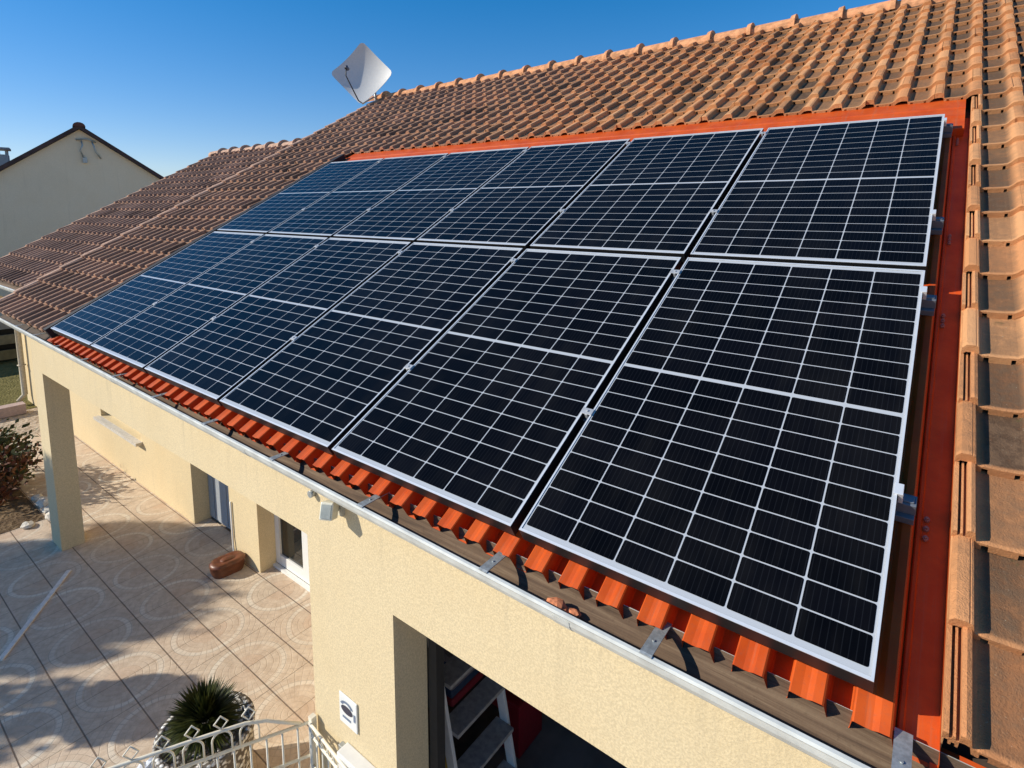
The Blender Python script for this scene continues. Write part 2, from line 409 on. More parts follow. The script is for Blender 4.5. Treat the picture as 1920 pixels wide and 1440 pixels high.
# doors and the window under the porch
def opening(name, x0, x1, z0, z1, y, frame_mat, pane_mat, mull=(), fw=.06, label=None):
    mb = MB(); d = .05
    mb.box((x0, y, z0), (x0 + fw, y + d, z1)).box((x1 - fw, y, z0), (x1, y + d, z1))
    mb.box((x0 + fw, y, z1 - fw), (x1 - fw, y + d, z1)).box((x0 + fw, y, z0), (x1 - fw, y + d, z0 + fw * 1.3))
    for xm in mull: mb.box((xm - fw * .6, y - .004, z0 + fw * 1.3), (xm + fw * .6, y + d + .004, z1 - fw))
    o = mb.build(name, frame_mat, house, bevel=.004)
    if label: o['label'] = label
    p = MB().box((x0 + fw, y + .018, z0 + fw * 1.3), (x1 - fw, y + .03, z1 - fw)).build('pane', pane_mat, o)
    return o
def glass():
    m, t, b = nodes('dark_window_glass'); n = N(t)
    b.inputs['Base Color'].default_value = (.016, .018, .017, 1); b.inputs['Roughness'].default_value = .05; b.inputs['IOR'].default_value = 1.5
    return m
M_glass = glass()
opening('window', -9.32, -7.88, -1.86, -.62, 1.24, M_pvc, M_glass, mull=(-8.6,), fw=.07)
MB().box((-9.37, 1.05, -1.90), (-7.83, 1.235, -1.862)).build('window_sill', simple('pale_stone', (.62, .56, .47), .7), house)
opening('french_door', -5.04, -3.95, GZ + .03, -.45, 1.30, M_pvc, M_glass, mull=(-4.5,), fw=.085)
MB().box((-5.04, 1.262, GZ + .002), (-3.95, 1.299, GZ + .028)).build('door_sill', M_pvc, house)
mb = MB().box((-6.47, 1.31, GZ + .02), (-5.60, 1.345, -.45))
for a_, b_ in ((-6.46, -6.34), (-6.32, -6.04), (-6.02, -5.72)): mb.box((a_, 1.302, GZ + .04), (b_, 1.309, -.46))
mb.build('closed_shutter', M_shutter, house)
# downpipe on the wing corner
mb = MB().tube([(-12.95, .62, -.36), (-12.98, .8, -.45), (-13.1, 1.05, -.6), (-13.1, 1.05, -2.3), (-13.1, .95, -2.42)], .045, 10)
for z in (-.9, -1.75): mb.tube([(-13.1 + .055 * math.cos(a), 1.05 + .055 * math.sin(a), z) for a in np.linspace(0, 2 * math.pi, 13)[:-1]], .012, 6, closed=True)
mb.build('downpipe', simple('beige_pipe', (.62, .53, .38), .5), house)

# ---- tiled roofs
PW, EX = .2035, .270
prof = [(0, .038), (.014, .041), (.030, .0415), (.040, .0405), (.0425, .0375), (.0450, .0385), (.0495, .0360), (.0535, .002), (.062, -.001), (.0668, -.001), (.067, -.001), (.082, -.002), (.0822, -.002), (.115, -.002), (.1448, .000), (.145, .000), (.157, .002), (.1572, .002), (.163, .003), (.176, .013), (.188, .027), (.196, .034), (.2035, .038)]
prof_cut = [(0, .006), (.001, .026), (.011, .026), (.012, .004), (.017, .004), (.018, .020), (.0235, .020), (.0245, .004), (.030, .004), (.031, .037), (.040, .0405), (.0495, .0360), (.0535, .002), (.062, -.001), (.0668, -.001), (.067, -.001), (.082, -.002), (.0822, -.002), (.115, -.002), (.1448, .000), (.145, .000), (.157, .002), (.1572, .002), (.163, .003), (.176, .013), (.188, .027), (.196, .034), (.2035, .038)]
prof_edge = [(0, .002), (.002, .025)] + prof[1:]
def tiles(name, cols, rows, v_off, base, keep, mat, parent, edge=None, x_off=.133):
    V = []; F = []; UV = []; T1 = []; T2 = []
    lift = .034
    for r in rows:
        v0 = v_off + r * EX
        tile_r = {}
        for c in cols:
            if not keep(c, r): continue
            tid = (c + (r % 2)) // 2
            if tid not in tile_r: tile_r[tid] = (rng.random(), rng.choice([rng.random(), rng.random(), rng.random(), rng.random(), rng.random(), rng.random(), rng.random() * 2.2, -.6]), rng.normal(0, .0019), rng.normal(0, .0042), rng.normal(0, .0015))
            t1, t2, dz, dv, dx = tile_r[tid]
            P = prof
            if edge and edge(c, r): P = prof_cut if r % 2 == 0 else prof_edge
            x0 = x_off + c * PW + dx
            seam = (c + r) % 2 == 0
            n = len(P); b = len(V)
            for j, vv in enumerate((-1.0, 0.0, .012, EX * .55, EX + .02)):
                for (px, pz) in P:
                    v = v0 + dv + max(vv, 0)
                    notch = 0
                    z = pz + lift * (1 - max(vv, 0) / (EX + .02))
                    if 0 < vv: z += 0
                    else: z -= .003 if vv == 0 else 0
                    if vv == -1.0: z = min(pz * .9 + .0005, z - .016) + (.022 if (.0669 < px < .0821 or .1449 < px < .1571) else 0)
                    if not seam and P is prof and .0415 < px < .046: z += .0022
                    V.append(RP(x0 + px, v + notch, base + z + dz)); UV.append((c + px / PW, r + max(vv, 0) / (EX + .021)))
            for j in range(4):
                for i in range(n - 1):
                    F.append((b + j*n + i, b + j*n + i + 1, b + (j+1)*n + i + 1, b + (j+1)*n + i)); T1.append(t1); T2.append(t2)
    me = bpy.data.meshes.new(name)
    off = parent.location
    me.from_pydata([p - off for p in V], [], F)
    uvl = me.uv_layers.new(name='UVMap'); idx = np.array(F).ravel(); uva = np.array(UV)[idx]
    uvl.data.foreach_set('uv', uva.ravel())
    for nm, arr in (('tint', T1), ('tinb', T2)):
        at = me.attributes.new(nm, 'FLOAT', 'FACE'); at.data.foreach_set('value', np.array(arr, dtype=np.float32))
    me.update()
    return link(name, me, mat, parent)
def keep_main(c, r):
    if -33 <= c <= -1 and r < 15: return False
    if r < 0: return False
    return True
tiles('roof_tiles', range(-44, 15), range(0, 26), -.018, -.110, keep_main, M_tile, house, edge=lambda c, r: c == 0 and r < 15)
tiles('wing_roof_tiles', range(-64, -42), range(0, 18), .50, -.285, lambda c, r: True, M_tile_far, house)
# cut flank under the last column of tiles beside the tray
MB().box((.134, -.016, -.150), (.137, 4.03, -.082), mat=RM).build('tile_flank', M_cut, house)
MB().box((-6.572, -.03, -.16), (-6.50, 3.84, -.014), mat=RM).build('tile_shade_strip', M_tile_shade, house)  # black strip added for the shade on the tile ends left of the panels
# boarding below the tiles, rear slopes, verge boards
mb = MB()
mb.box((-8.70, -.045, -.215), (3.1, 7.03, -.185), mat=RM)
mb.box((-12.98, .53, -.38), (-8.7, 5.33, -.35), mat=RM)
yr = RP(0, 7.03, -.2).y; zr = RP(0, 7.03, -.2).z
mb.add([(-8.8, yr, zr), (3.1, yr, zr), (3.1, yr + 6.2, zr - 3.4), (-8.8, yr + 6.2, zr - 3.4)], [(0, 1, 2, 3)])
y2 = RP(0, 5.33, -.36).y; z2 = RP(0, 5.33, -.36).z
mb.add([(-12.98, y2, z2), (-8.8, y2, z2), (-8.8, y2 + 4.2, z2 - 2.3), (-12.98, y2 + 4.2, z2 - 2.3)], [(0, 1, 2, 3)])
mb.build('roof_boarding', M_wood, house)
def verge(x, v0, v1, base):
    mb = MB(); n = int((v1 - v0) / EX)
    for k in range(n):
        a = v0 + k * EX
        vs = [RP(x + dx, a + (0 if e == 0 else EX + .03), base + h + (.02 if e == 0 else 0)) for e in (0, 1) for (dx, h) in ((-.035, -.09), (-.035, .036), (-.028, .044), (.02, .040), (.03, .03))]
        mb.add(vs, [(i, i+1, 5+i+1, 5+i) for i in range(4)] + [(0, 1, 2, 3, 4), (9, 8, 7, 6, 5)])
    return mb
verge(-8.83, -.018, 7.0, -.095).build('verge_tiles', M_ridge_far, house)
verge(-12.91, .50, 5.3, -.285).build('wing_verge_tiles', M_ridge_far, house)
def ridge(xa, xb, v, base, mat, name, step=.487, first=-1.509, r=.105):
    mb = MB(); c0 = RP(0, v, base); 
    k0 = math.ceil((xa - first) / step); x = first + k0 * step
    while x <= xb + 1e-6:
        dz = rng.normal(0, .004); x0 = x - step - .03; x1 = x
        sta = [(x0, r * .93, 0), (x1 - .055, r, .006), (x1 - .05, r + .022, .012), (x1, r + .030, .014)]
        vs = []; n = 13
        for (xx, rr, up) in sta:
            for i in range(n):
                a = math.pi * (-.08 + 1.16 * i / (n - 1)); vs.append((xx, c0.y - rr * 1.12 * math.cos(a), c0.z - .045 + up + dz + rr * math.sin(a)))
        fs = [(j*n+i, j*n+i+1, (j+1)*n+i+1, (j+1)*n+i) for j in range(3) for i in range(n-1)]
        mb.add(vs, fs, 0, False); mb.add(vs[-n:], [tuple(range(n))]); x += step
    return mb.build(name, mat, house, recalc=False)
ridge(-9.0, 3.2, 6.98, -.085, M_ridge, 'ridge_capping')
ridge(-13.05, -8.9, 5.33, -.27, M_ridge_far, 'wing_ridge_capping')

# ---- gutters
def gutter(name, xa, xb, dy, dz, fx, strap_x, label):
    ro, ri, yc = .073, .070, -.032
    out = [(-.098, -.134), (-.1075, -.136), (-.111, -.144), (-.106, -.150)]
    out += [(yc - ro * math.cos(a), -.146 - ro * math.sin(a)) for a in np.linspace(.08, math.pi, 12)] + [(.040, -.130), (.037, -.130)]
    out += [(yc + ri * math.cos(a), -.146 - ri * math.sin(a)) for a in np.linspace(0, math.pi - .05, 12)] + [(-.0985, -.142)]
    out = [(y + dy, z + dz) for y, z in out]
    segs = np.arange(xa, xb + .01, 2.0).tolist()
    if segs[-1] < xb: segs.append(xb)
    mb = MB()
    for a, b in zip(segs[:-1], segs[1:]): mb.prism(out, a, b, fx=fx, caps=True)
    for a in segs[1:-1]:
        mb.prism([(yc + dy - (ro + k) * math.cos(t), -.146 + dz - (ro + k) * math.sin(t)) for k, ts in ((.0015, np.linspace(.15, 2.2, 9)), (.0002, np.linspace(2.2, .15, 9))) for t in ts], a - .03, a + .03, fx=fx)
    g = mb.build(name, M_white, house, recalc=True)
    if label: g['label'] = label
    bed = MB()
    pr = [(-.032 + .0665 * math.cos(a), -.146 - .0665 * math.sin(a)) for a in np.linspace(math.pi * .9, 0, 11)] + [(.0345, -.128)]
    npr = len(pr)
    nseg = 60
    for i in range(nseg):
        a = xa + (xb - xa) * i / nseg; b = xa + (xb - xa) * (i + 1) / nseg
        vs = [(x, y + dy + (fx(x) if fx else 0), z + dz + .0012 * math.sin(x * 5 + y * 60)) for x in (a, b) for y, z in pr]
        bed.add(vs, [(k, k+1, npr+k+1, npr+k) for k in range(npr-1)], 0, True)
    bed.build('gutter_bed', M_bed, g)
    for x in strap_x:
        f = fx(x) if fx else 0
        y0, y1 = -.104 + dy + f, .045 + dy + f
        s_ = MB()
        prs = [(y0 - .003, -.150), (y0 - .003, -.1325), (y0 + .004, -.1295), (y1, -.1250), (y1, -.1285), (y0 + .006, -.1325)]
        s_.prism([(y, z + dz) for y, z in prs], x - .018, x + .018)
        s_.bar((x, y0 + .055, -.1290 + dz), (x, y0 + .055, -.1245 + dz), .0042, 6)
        s_.build('gutter_strap', M_galv, g)
    return g
fxm = lambda x: .013 * max(0, -x - .8)
gutter('gutter', -8.8, 3.1, 0, 0, fxm, [.086 - .02, -.52, -1.117, -1.797, -2.505, -3.245, -3.985, -4.72, -5.45, -6.18, -6.9, -7.6, .75, 1.45], 'white gutter with brown silted bottom')
gy = RP(0, .50, -.30)
gutter('wing_gutter', -13.1, -8.85, gy.y - .015, gy.z + .14, None, [], 'white gutter of the far wing')

# ------------------------------------------------------------------ orange steel tray below the panels
tray = empty('steel_roof_tray', 'orange ribbed steel sheets and flashing laid in the roof below the solar panels', 'roof sheet', RP(-3.2, 0, -.15))
B = -.166
ribp = [(0, 0), (.004, .006), (.009, .050), (.013, .053), (.036, .0495), (.050, .0505), (.064, .058), (.085, .060), (.089, .057), (.094, .006), (.098, 0), (.1405, 0)]
mb = MB(); k = 0
X0 = -.098 + .0
# crests measured at x = -.042, -.185, -.326 ...
x = -.042 - .003
while x > -6.55:
    vs = [RP(x + px, v, B + h) for v in (-.058, 1.3, 2.6, 3.62) for px, h in ribp]; n = len(ribp)
    mb.add(vs, [(j*n+i, j*n+i+1, (j+1)*n+i+1, (j+1)*n+i) for j in range(3) for i in range(n-1)])
    # thin visible edge
    vs = [RP(x + px, v, B + h - d) for (v, d) in ((-.058, 0), (-.058, .0015), (.2, .0015)) for px, h in ribp]
    mb.add(vs, [(j*n+i, j*n+i+1, (j+1)*n+i+1, (j+1)*n+i) for j in range(2) for i in range(n-1)])
    x -= .1405
mb.build('ribbed_sheet', M_metal, tray, recalc=False)
# right side flashing: a flat pan with a fold and an upstand, going below the tiles
pr = [(-.045 + .1405, 0), (.0965, .002)]
fl = [(.052, .006), (.056, .012), (.064, .013), (.068, .006), (.100, .006), (.132, .006), (.1335, .012), (.1335, .05)]
mb = MB()
vs = [RP(px, v, B + h) for v in (-.062, 1.2, 2.5, 3.85) for px, h in fl]; n = len(fl)
mb.add(vs, [(j*n+i, j*n+i+1, (j+1)*n+i+1, (j+1)*n+i) for j in range(3) for i in range(n-1)])
# lip turned along the bottom right corner
mb.box((.118, -.070, B - .012), (.32, -.008, B + .009), mat=RM)
mb.build('side_flashing', M_metal, tray, recalc=False)
# left flashing
fl = [(-6.44, .008), (-6.47, .008), (-6.475, .03), (-6.62, .03)]
vs = [RP(px, v, B + h) for v in (-.06, 3.85) for px, h in fl]
mb = MB().add(vs, [(i, i+1, 5+i, 4+i) for i in range(3)]); mb.build('left_flashing', M_metal, tray, recalc=False)
# top flashing with folds
fl = [(3.55, .062), (3.60, .066), (3.72, .070), (3.725, .080), (3.735, .080), (3.74, .072), (3.86, .074), (3.865, .082), (3.875, .082), (3.88, .072), (4.08, .066)]
n = len(fl); vs = [RP(px, v, B + h) for px in (-6.60, .105) for v, h in fl]
mb = MB().add(vs, [(i, i+1, n+i+1, n+i) for i in range(n-1)])
vs = [RP(px, v, B + h) for (px, h) in ((-6.6, .046), (-6.6, .0), (.105, .0), (.105, .046)) for v in (3.55,)]
mb.add([RP(-6.6, 3.55, B), RP(.105, 3.55, B), RP(.105, 3.55, B + .062), RP(-6.6, 3.55, B + .062)], [(0, 1, 2, 3)])
mb.add([RP(.105, 3.55, B), RP(.105, 4.05, B), RP(.105, 4.05, B + .066), RP(.105, 3.55, B + .062)], [(0, 1, 2, 3)])
for xx in np.arange(-5.9, .1, 1.09): mb.bar(RP(xx, 3.66, B + .06), RP(xx, 3.66, B + .080), .010, 8)
mb.build('top_flashing', M_metal, tray, recalc=False)

# ------------------------------------------------------------------ solar panels
PWD, PHT, GAP = 1.038, 1.755, .036
def panel_meshes():
    out = {}
    # frame (object origin at the lower right corner, x to the left negative, y up the slope, z off the roof)
    mb = MB(); fw = .0085; fs = .0065; top = MB()
    W_, H_ = PWD, PHT
    for q, (z0, z1) in ((mb, (-.058, -.0022)), (top, (-.0022, 0))):
        q.box((-W_, 0, z0), (0, fw, z1)).box((-W_, H_ - fw, z0), (0, H_, z1))
        q.box((-W_, fw, z0), (-W_ + fs, H_ - fw, z1)).box((-fs, fw, z0), (0, H_ - fw, z1))
    out['frame'] = mb; out['frame_lip'] = top
    out['backsheet'] = MB().box((-W_ + fs - .002, fw - .002, -.008), (-fs + .002, H_ - fw + .002, -.0032))
    cells = MB(); mx = .0105; my = .026; mid = .014
    cw = (W_ - 2 * mx) / 6; ch = (H_ - 2 * my - mid) / 20; gx = .0026; gy_ = .0021; cf = .0052
    tints = []
    for i in range(6):
        for j in range(20):
            x1 = -mx - i * cw - gx; x0 = -mx - (i + 1) * cw + gx
            y0 = my + j * ch + (mid if j >= 10 else 0) + gy_; y1 = my + (j + 1) * ch + (mid if j >= 10 else 0) - gy_
            z = -.0026
            q = cf * .3
            pts = [(x0 + cf, y0), (x1 - cf, y0), (x1 - q, y0 + q), (x1, y0 + cf), (x1, y1 - cf), (x1 - q, y1 - q), (x1 - cf, y1), (x0 + cf, y1), (x0 + q, y1 - q), (x0, y1 - cf), (x0, y0 + cf), (x0 + q, y0 + q)]
            cells.add([(a, b, z) for a, b in pts], [tuple(range(12))]); tints.append(rng.random())
    out['cells'] = cells; out['tints'] = tints
    return out
pmb = panel_meshes()
def mkmesh(mb, name, mat):
    me = bpy.data.meshes.new(name); me.from_pydata(mb.v, [], mb.f); me.materials.append(mat); me.update(); return me
me_f = mkmesh(pmb['frame'], 'frame', simple('shade_black_frame', (.012, .012, .013), .45, var=.05)); me_t = mkmesh(pmb['frame_lip'], 'frame_lip', M_alu); me_b = mkmesh(pmb['backsheet'], 'backsheet', M_back); me_c = mkmesh(pmb['cells'], 'cells', M_cell)  # frame sides black: shade of the gaps put into the colour of silver frames
at = me_c.attributes.new('tint', 'FLOAT', 'FACE'); at.data.foreach_set('value', np.array(pmb['tints'], dtype=np.float32))
ordn = ['first', 'second', 'third', 'fourth', 'fifth', 'sixth']
for row in range(2):
    for c in range(6):
        loc = RP(-c * (PWD + GAP), row * (PHT + GAP), 0)
        rn = 'lower' if row == 0 else 'upper'
        if c == 0: lab = 'black solar panel at the right end of the %s row' % rn
        elif c == 5: lab = 'black solar panel at the far left end of the %s row' % rn
        else: lab = 'black solar panel, %s from the right in the %s row' % (ordn[c], rn)
        t = empty('solar_panel', lab, 'solar panel', loc, 'solar panels on the roof'); t.rotation_euler = (PIT, 0, 0)
        jig = rng.normal(0, .0012, 3); t.location = loc + Vector((jig[0] * .8, 0, jig[1] * .5))
        link('frame', me_f, None, t); link('frame_lip', me_t, None, t); link('backsheet', me_b, None, t); link('cells', me_c, None, t)
# rails, clamps
rails_v = (.57, 1.61, 2.27, 3.45); rw = ('lowest', 'second lowest', 'third lowest', 'topmost')
for v, nm in zip(rails_v, rw):
    t = empty('mounting_rail', '%s grey rail below the solar panels' % nm, 'rail', RP(0, v, -.075), 'rails carrying the panels')
    MB().box((-6.46, v - .020, -.078), (.048, v + .020, -.036), mat=RM).build('rail_bar', M_rail, t, bevel=.002)
    mb = MB().box((-.006, v - .036, -.106), (.046, v + .030, -.0785), mat=RM).box((.012, v - .012, -.036), (.042, v + .010, -.030), mat=RM)
    mb.build('rail_foot', M_rail, t, bevel=.002)
    mb = MB()
    for q in (-.034, 0, .034):
        mb.bar(RP(.078, v + q, -.162), RP(.078, v + q, -.148), .0075, 8); mb.bar(RP(.078, v + q, -.148), RP(.078, v + q, -.142), .0045, 6)
    mb.build('screw', simple('pink_screw_head', (.34, .17, .14), .5), t)
M_clamp = simple('dull_clamp_metal', (.46, .47, .48), .45, metal=.3)
for g in range(5):
    xg = -(g + 1) * (PWD + GAP) + GAP / 2
    for v, nm in zip(rails_v, rw):
        p0 = RP(xg, v, 0)
        lab = 'silver clamp between panel columns %s and %s from the right, %s rail' % (ordn[g], ordn[g+1], nm)
        mb = MB().box((xg - .0245, v - .016, .0005), (xg + .0245, v + .016, .004), mat=RM).box((xg - .006, v - .018, -.036), (xg + .006, v + .018, .0005), mat=RM)
        mb.bar(RP(xg, v, .004), RP(xg, v, .009), .006, 6)
        tag(mb.build('panel_clamp', M_clamp, None, bevel=.001, at=p0), lab, 'clamp', 'clamps between the panels')
for v, nm in zip(rails_v, rw):
    p0 = RP(.01, v, 0)
    mb = MB().box((-.010, v - .02, .0005), (.014, v + .02, .0045), mat=RM).box((.0015, v - .02, -.036), (.014, v + .02, .0005), mat=RM)
    tag(mb.build('end_clamp', M_alu, None, bevel=.001, at=p0), 'silver end clamp on the right panel edge, %s rail' % nm, 'clamp', 'end clamps at the right edge')

# ------------------------------------------------------------------ things on the house front
lamp = empty('security_light', 'small cream sensor light on the wall just below the gutter', 'light', (-2.06, .04, -.23))
mt = Matrix.Translation((-2.105, -.032, -.285)) @ Matrix.Rotation(math.radians(28), 4, 'Z') @ Matrix.Rotation(math.radians(-18), 4, 'X')
MB().box((-.032, -.03, -.040), (.032, .035, .040), mat=mt).build('lamp_head', simple('cream_plastic', (.80, .76, .62), .4), lamp, bevel=.006)
MB().box((-.024, -.034, -.030), (.024, -.0305, .030), mat=mt).build('lamp_lens', simple('milky_lens', (.42, .44, .40), .2), lamp)
MB().tube([(-2.11, .038, -.30), (-2.108, .01, -.30), (-2.105, -.0, -.295)], .011, 8).box((-2.135, .022, -.335), (-2.085, .0395, -.275)).build('lamp_arm', simple('cream_plastic_dark', (.55, .52, .42), .5), lamp)
tag(MB().bar((-2.33, .012, -.300), (-2.33, .0395, -.300), .018, 10).build('cable_stub', M_galv, None, at=(-2.33, .04, -.3)), 'small grey cable stub on the wall left of the sensor light', 'cable')

plate = empty('number_plaque', 'white plaque with blue and grey marks on the garage pier', 'plaque', (-2.105, .04, -1.40))
M_plq = simple('white_enamel', (.82, .83, .80), .3, var=.02)
MB().box((-2.178, .030, -1.475), (-2.038, .0395, -1.310)).build('plate', M_plq, plate, bevel=.004)
def disc(cx, cz, rx, rz, y, n=20, a0=0, a1=2 * math.pi, rin=0.0):
    if rin == 0: return [(cx + rx * math.cos(a), y, cz + rz * math.sin(a)) for a in np.linspace(a0, a1, n, endpoint=False)], [tuple(range(n))]
    P_ = []
    for a in np.linspace(a0, a1, n): P_ += [(cx + rx * math.cos(a), y, cz + rz * math.sin(a)), (cx + rx * rin * math.cos(a), y, cz + rz * rin * math.sin(a))]
    return P_, [(2*i, 2*i+2, 2*i+3, 2*i+1) for i in range(n-1)]
mb = MB()
mb.add(*disc(-2.115, -1.385, .046, .022, .0285)); 
mb.build('dark_mark', simple('plaque_dark', (.045, .045, .07), .4), plate, recalc=False)
mb = MB(); mb.add(*disc(-2.115, -1.372, .052, .034, .0280, 18, math.radians(20), math.radians(165), .66))
mb.add([(-2.150, .0282, -1.437), (-2.085, .0282, -1.437), (-2.085, .0282, -1.425), (-2.150, .0282, -1.425)], [(0, 1, 2, 3)])
mb.add([(-2.062, .0282, -1.415), (-2.048, .0282, -1.415), (-2.048, .0282, -1.375), (-2.062, .0282, -1.375)], [(0, 1, 2, 3)])
mb.build('blue_grey_mark', simple('plaque_blue', (.16, .21, .30), .4), plate, recalc=False)

box = empty('meter_box', 'white meter box on the garage pier, low in the corner', 'meter box', (-1.98, .04, -2.0))
MB().box((-2.13, -.03, -2.15), (-1.84, .0395, -1.575)).build('housing', M_pvc, box, bevel=.006)
MB().box((-2.105, -.038, -2.12), (-1.865, -.0305, -1.61)).build('door', M_pvc, box, bevel=.004)
MB().box((-2.175, .012, -1.66), (-2.131, .0395, -1.60)).build('side_bracket', M_galv, box, bevel=.003)

# rubble in the gutter
for i, (x, y, s, mt_, lb) in enumerate([(-.855, -.035, .030, M_orange_clay, 'orange chip of broken tile lying in the gutter, the bigger one'), (-.80, -.022, .018, M_orange_clay, 'tiny orange chip of broken tile in the gutter, next to the bigger chip'), (-.90, -.045, .016, M_galv, 'grey pebble in the gutter beside the orange tile chips')]):
    bm = bmesh.new(); bmesh.ops.create_icosphere(bm, subdivisions=2, radius=s)
    for v in bm.verts: v.co.x *= 1.3; v.co.z *= .6; v.co += Vector(rng.normal(0, s * .12, 3))
    me = bpy.data.meshes.new('tile_chip'); bm.to_mesh(me); bm.free()
    o = link('tile_chip' if i < 2 else 'pebble', me, mt_); o.location = (x, y, -.200 + s * .5)
    tag(o, lb, 'tile chip' if i < 2 else 'pebble')

# ------------------------------------------------------------------ satellite dish on the far ridge end
dish = empty('satellite_dish', 'square white satellite dish on a short mast at the left ridge end', 'satellite dish', (-9.02, 6.2, 3.2))
nrm = Vector((.55, -.82, .15)).normalized(); upv = Vector((0, 0, 1)); sx_ = upv.cross(nrm).normalized(); sy_ = nrm.cross(sx_)
cen = Vector((-9.05, 5.78, 3.66)); HS = .435; NN = 14
V_ = []; 
for back in (0, 1):
    for i in range(NN + 1):
        for j in range(NN + 1):
            a = -1 + 2 * i / NN; b_ = -1 + 2 * j / NN
            # rounded square: pull corners in
            cr = max(0, abs(a) - .80) ; cs = max(0, abs(b_) - .80)
            if cr > 0 and cs > 0:
                L_ = math.hypot(cr, cs)
                if L_ > 0:
                    kk = max(cr, cs) / L_
                    a2 = math.copysign(.80 + cr * kk, a); b2 = math.copysign(.80 + cs * kk, b_)
                else: a2, b2 = a, b_
            else: a2, b2 = a, b_
            # rotate the square by 45 degrees in its plane
            p = (a2 - b2) / math.sqrt(2) * HS; q = (a2 + b2) / math.sqrt(2) * HS
            r2 = (p * p + q * q); dep = .42 * r2
            V_.append(cen + sx_ * p + sy_ * q + nrm * (dep - back * .012))
m1 = (NN + 1) ** 2; idx = lambda i, j, b: b * m1 + i * (NN + 1) + j
mb = MB(); F1 = []; F2 = []
for i in range(NN):
    for j in range(NN):
        F1.append((idx(i,j,0), idx(i+1,j,0), idx(i+1,j+1,0), idx(i,j+1,0))); F1.append((idx(i,j+1,1), idx(i+1,j+1,1), idx(i+1,j,1), idx(i,j,1)))
for i in range(NN):
    F2.append((idx(i,0,0), idx(i,0,1), idx(i+1,0,1), idx(i+1,0,0))); F2.append((idx(i,NN,1), idx(i,NN,0), idx(i+1,NN,0), idx(i+1,NN,1)))
    F2.append((idx(0,i,1), idx(0,i,0), idx(0,i+1,0), idx(0,i+1,1))); F2.append((idx(NN,i,0), idx(NN,i,1), idx(NN,i+1,1), idx(NN,i+1,0)))
mb.add(V_, F1, 0, True); mb.add(V_, F2, 0, False)
mb.build('reflector', simple('pale_grey_dish', (.62, .62, .60), .5, var=.03), dish, recalc=False)
foot = cen - sy_ * (HS * 1.28) + nrm * .10
lnb = cen + nrm * .42 - sy_ * .0 - sx_ * .20
MB().tube([foot, foot + nrm * .18 - sy_ * .02, lnb - sy_ * .16, lnb - sy_ * .03], .011, 8).build('feed_arm', M_dark, dish)
MB().bar(lnb - sy_ * .03, lnb + sy_ * .03 - nrm * .02, .028, 10).bar(lnb - nrm * .09, lnb - nrm * .0, .034, 12).build('receiver', simple('grey_receiver', (.10, .11, .14), .5), dish)
MB().bar((-9.03, 6.05, 2.95), (-9.03, 6.02, 3.55), .024, 10).tube([(-9.03, 6.02, 3.5), cen - nrm * .05 + Vector((0, 0, -.06))], .03, 8).tube([(-9.03, 6.0, 3.3), foot - nrm * .05], .016, 8).build('mast', M_galv, dish)

# ------------------------------------------------------------------ garage contents
lad = empty('step_ladder', 'aluminium step ladder with broad dark treads just inside the garage opening', 'ladder', (-1.9, .7, GZ + .01))
M_lad = simple('pale_ladder_metal', (.82, .80, .76), .45, var=.04)
def railx(z): return -1.705 + (-z + GZ) * .0 - (z - GZ) * .205
zt = -.80
for y in (.48, .93):
    mb = MB()
    for (dx, sgn) in ((0, 1),):
        a = Vector((railx(GZ + .01), y, GZ + .012)); b_ = Vector((railx(zt), y, zt))
        d = (b_ - a).normalized(); sd = Vector((0, 1, 0)); fw_ = d.cross(sd)
        vs = [p + sd * s1 * .011 + fw_ * s2 * .030 for p in (a, b_) for s1, s2 in ((-1, -1), (1, -1), (1, 1), (-1, 1))]
        mb.add(vs, [(0, 1, 2, 3), (7, 6, 5, 4), (0, 4, 5, 1), (1, 5, 6, 2), (2, 6, 7, 3), (3, 7, 4, 0)])
    mb.build('side_rail', M_lad, lad, bevel=.002)
for y in (.50, .91):
    MB().bar((-2.13, y, GZ + .012), (railx(zt) - .02, y, zt), .016, 8).build('rear_leg', M_lad, lad)
for k in range(6):
    z = GZ + .25 + k * .265; x = railx(z)
    MB().box((x - .055, .492, z - .018), (x + .075, .918, z + .006)).build('tread', simple('ribbed_tread', (.36, .34, .32), .6, var=.2) if k == 0 else bpy.data.materials['ribbed_tread'], lad, bevel=.002)
mb = MB()
for k in range(6):
    z0, z1 = -1.85 + k * .055, -1.795 + k * .055
    mb.box((-2.15 + .002 * (k % 2), .70, z0), (-2.03 - .004 * (k % 2), 1.0, z1), mi=k % 3)
bag = mb.build('striped_bag', [simple('bag_red', (.26, .02, .035), .6), simple('bag_blue', (.03, .06, .13), .6), simple('bag_pale', (.26, .23, .24), .6)], None, bevel=.012, at=(-2.09, .85, -1.85))
tag(bag, 'red and blue striped bag on the garage shelf behind the ladder', 'bag')
sh = empty('garage_shelf', 'dark metal shelf rack against the left garage wall, behind the ladder', 'shelf', (-2.08, .8, GZ + .01))
mb = MB()
for xx in (-2.17, -1.985):
    for yy in (.45, 1.75): MB().box((xx - .012, yy - .012, GZ + .012), (xx + .012, yy + .012, -1.845)).build('upright', M_dark, sh)
for z in (-2.2, -1.86): MB().box((-2.155, .465, z - .012), (-2.0, 1.735, z - .001)).build('shelf_board', M_wood, sh)
tag(MB().box((-2.10, 1.15, GZ + .012), (-1.86, 1.42, -2.10)).box((-2.11, 1.14, -2.10), (-1.85, 1.43, -2.08)).build('red_cabinet', simple('dark_red_paint', (.26, .012, .02), .4), None, bevel=.01, at=(-1.98, 1.3, GZ + .01)), 'dark red metal cabinet standing behind the ladder in the garage', 'cabinet')
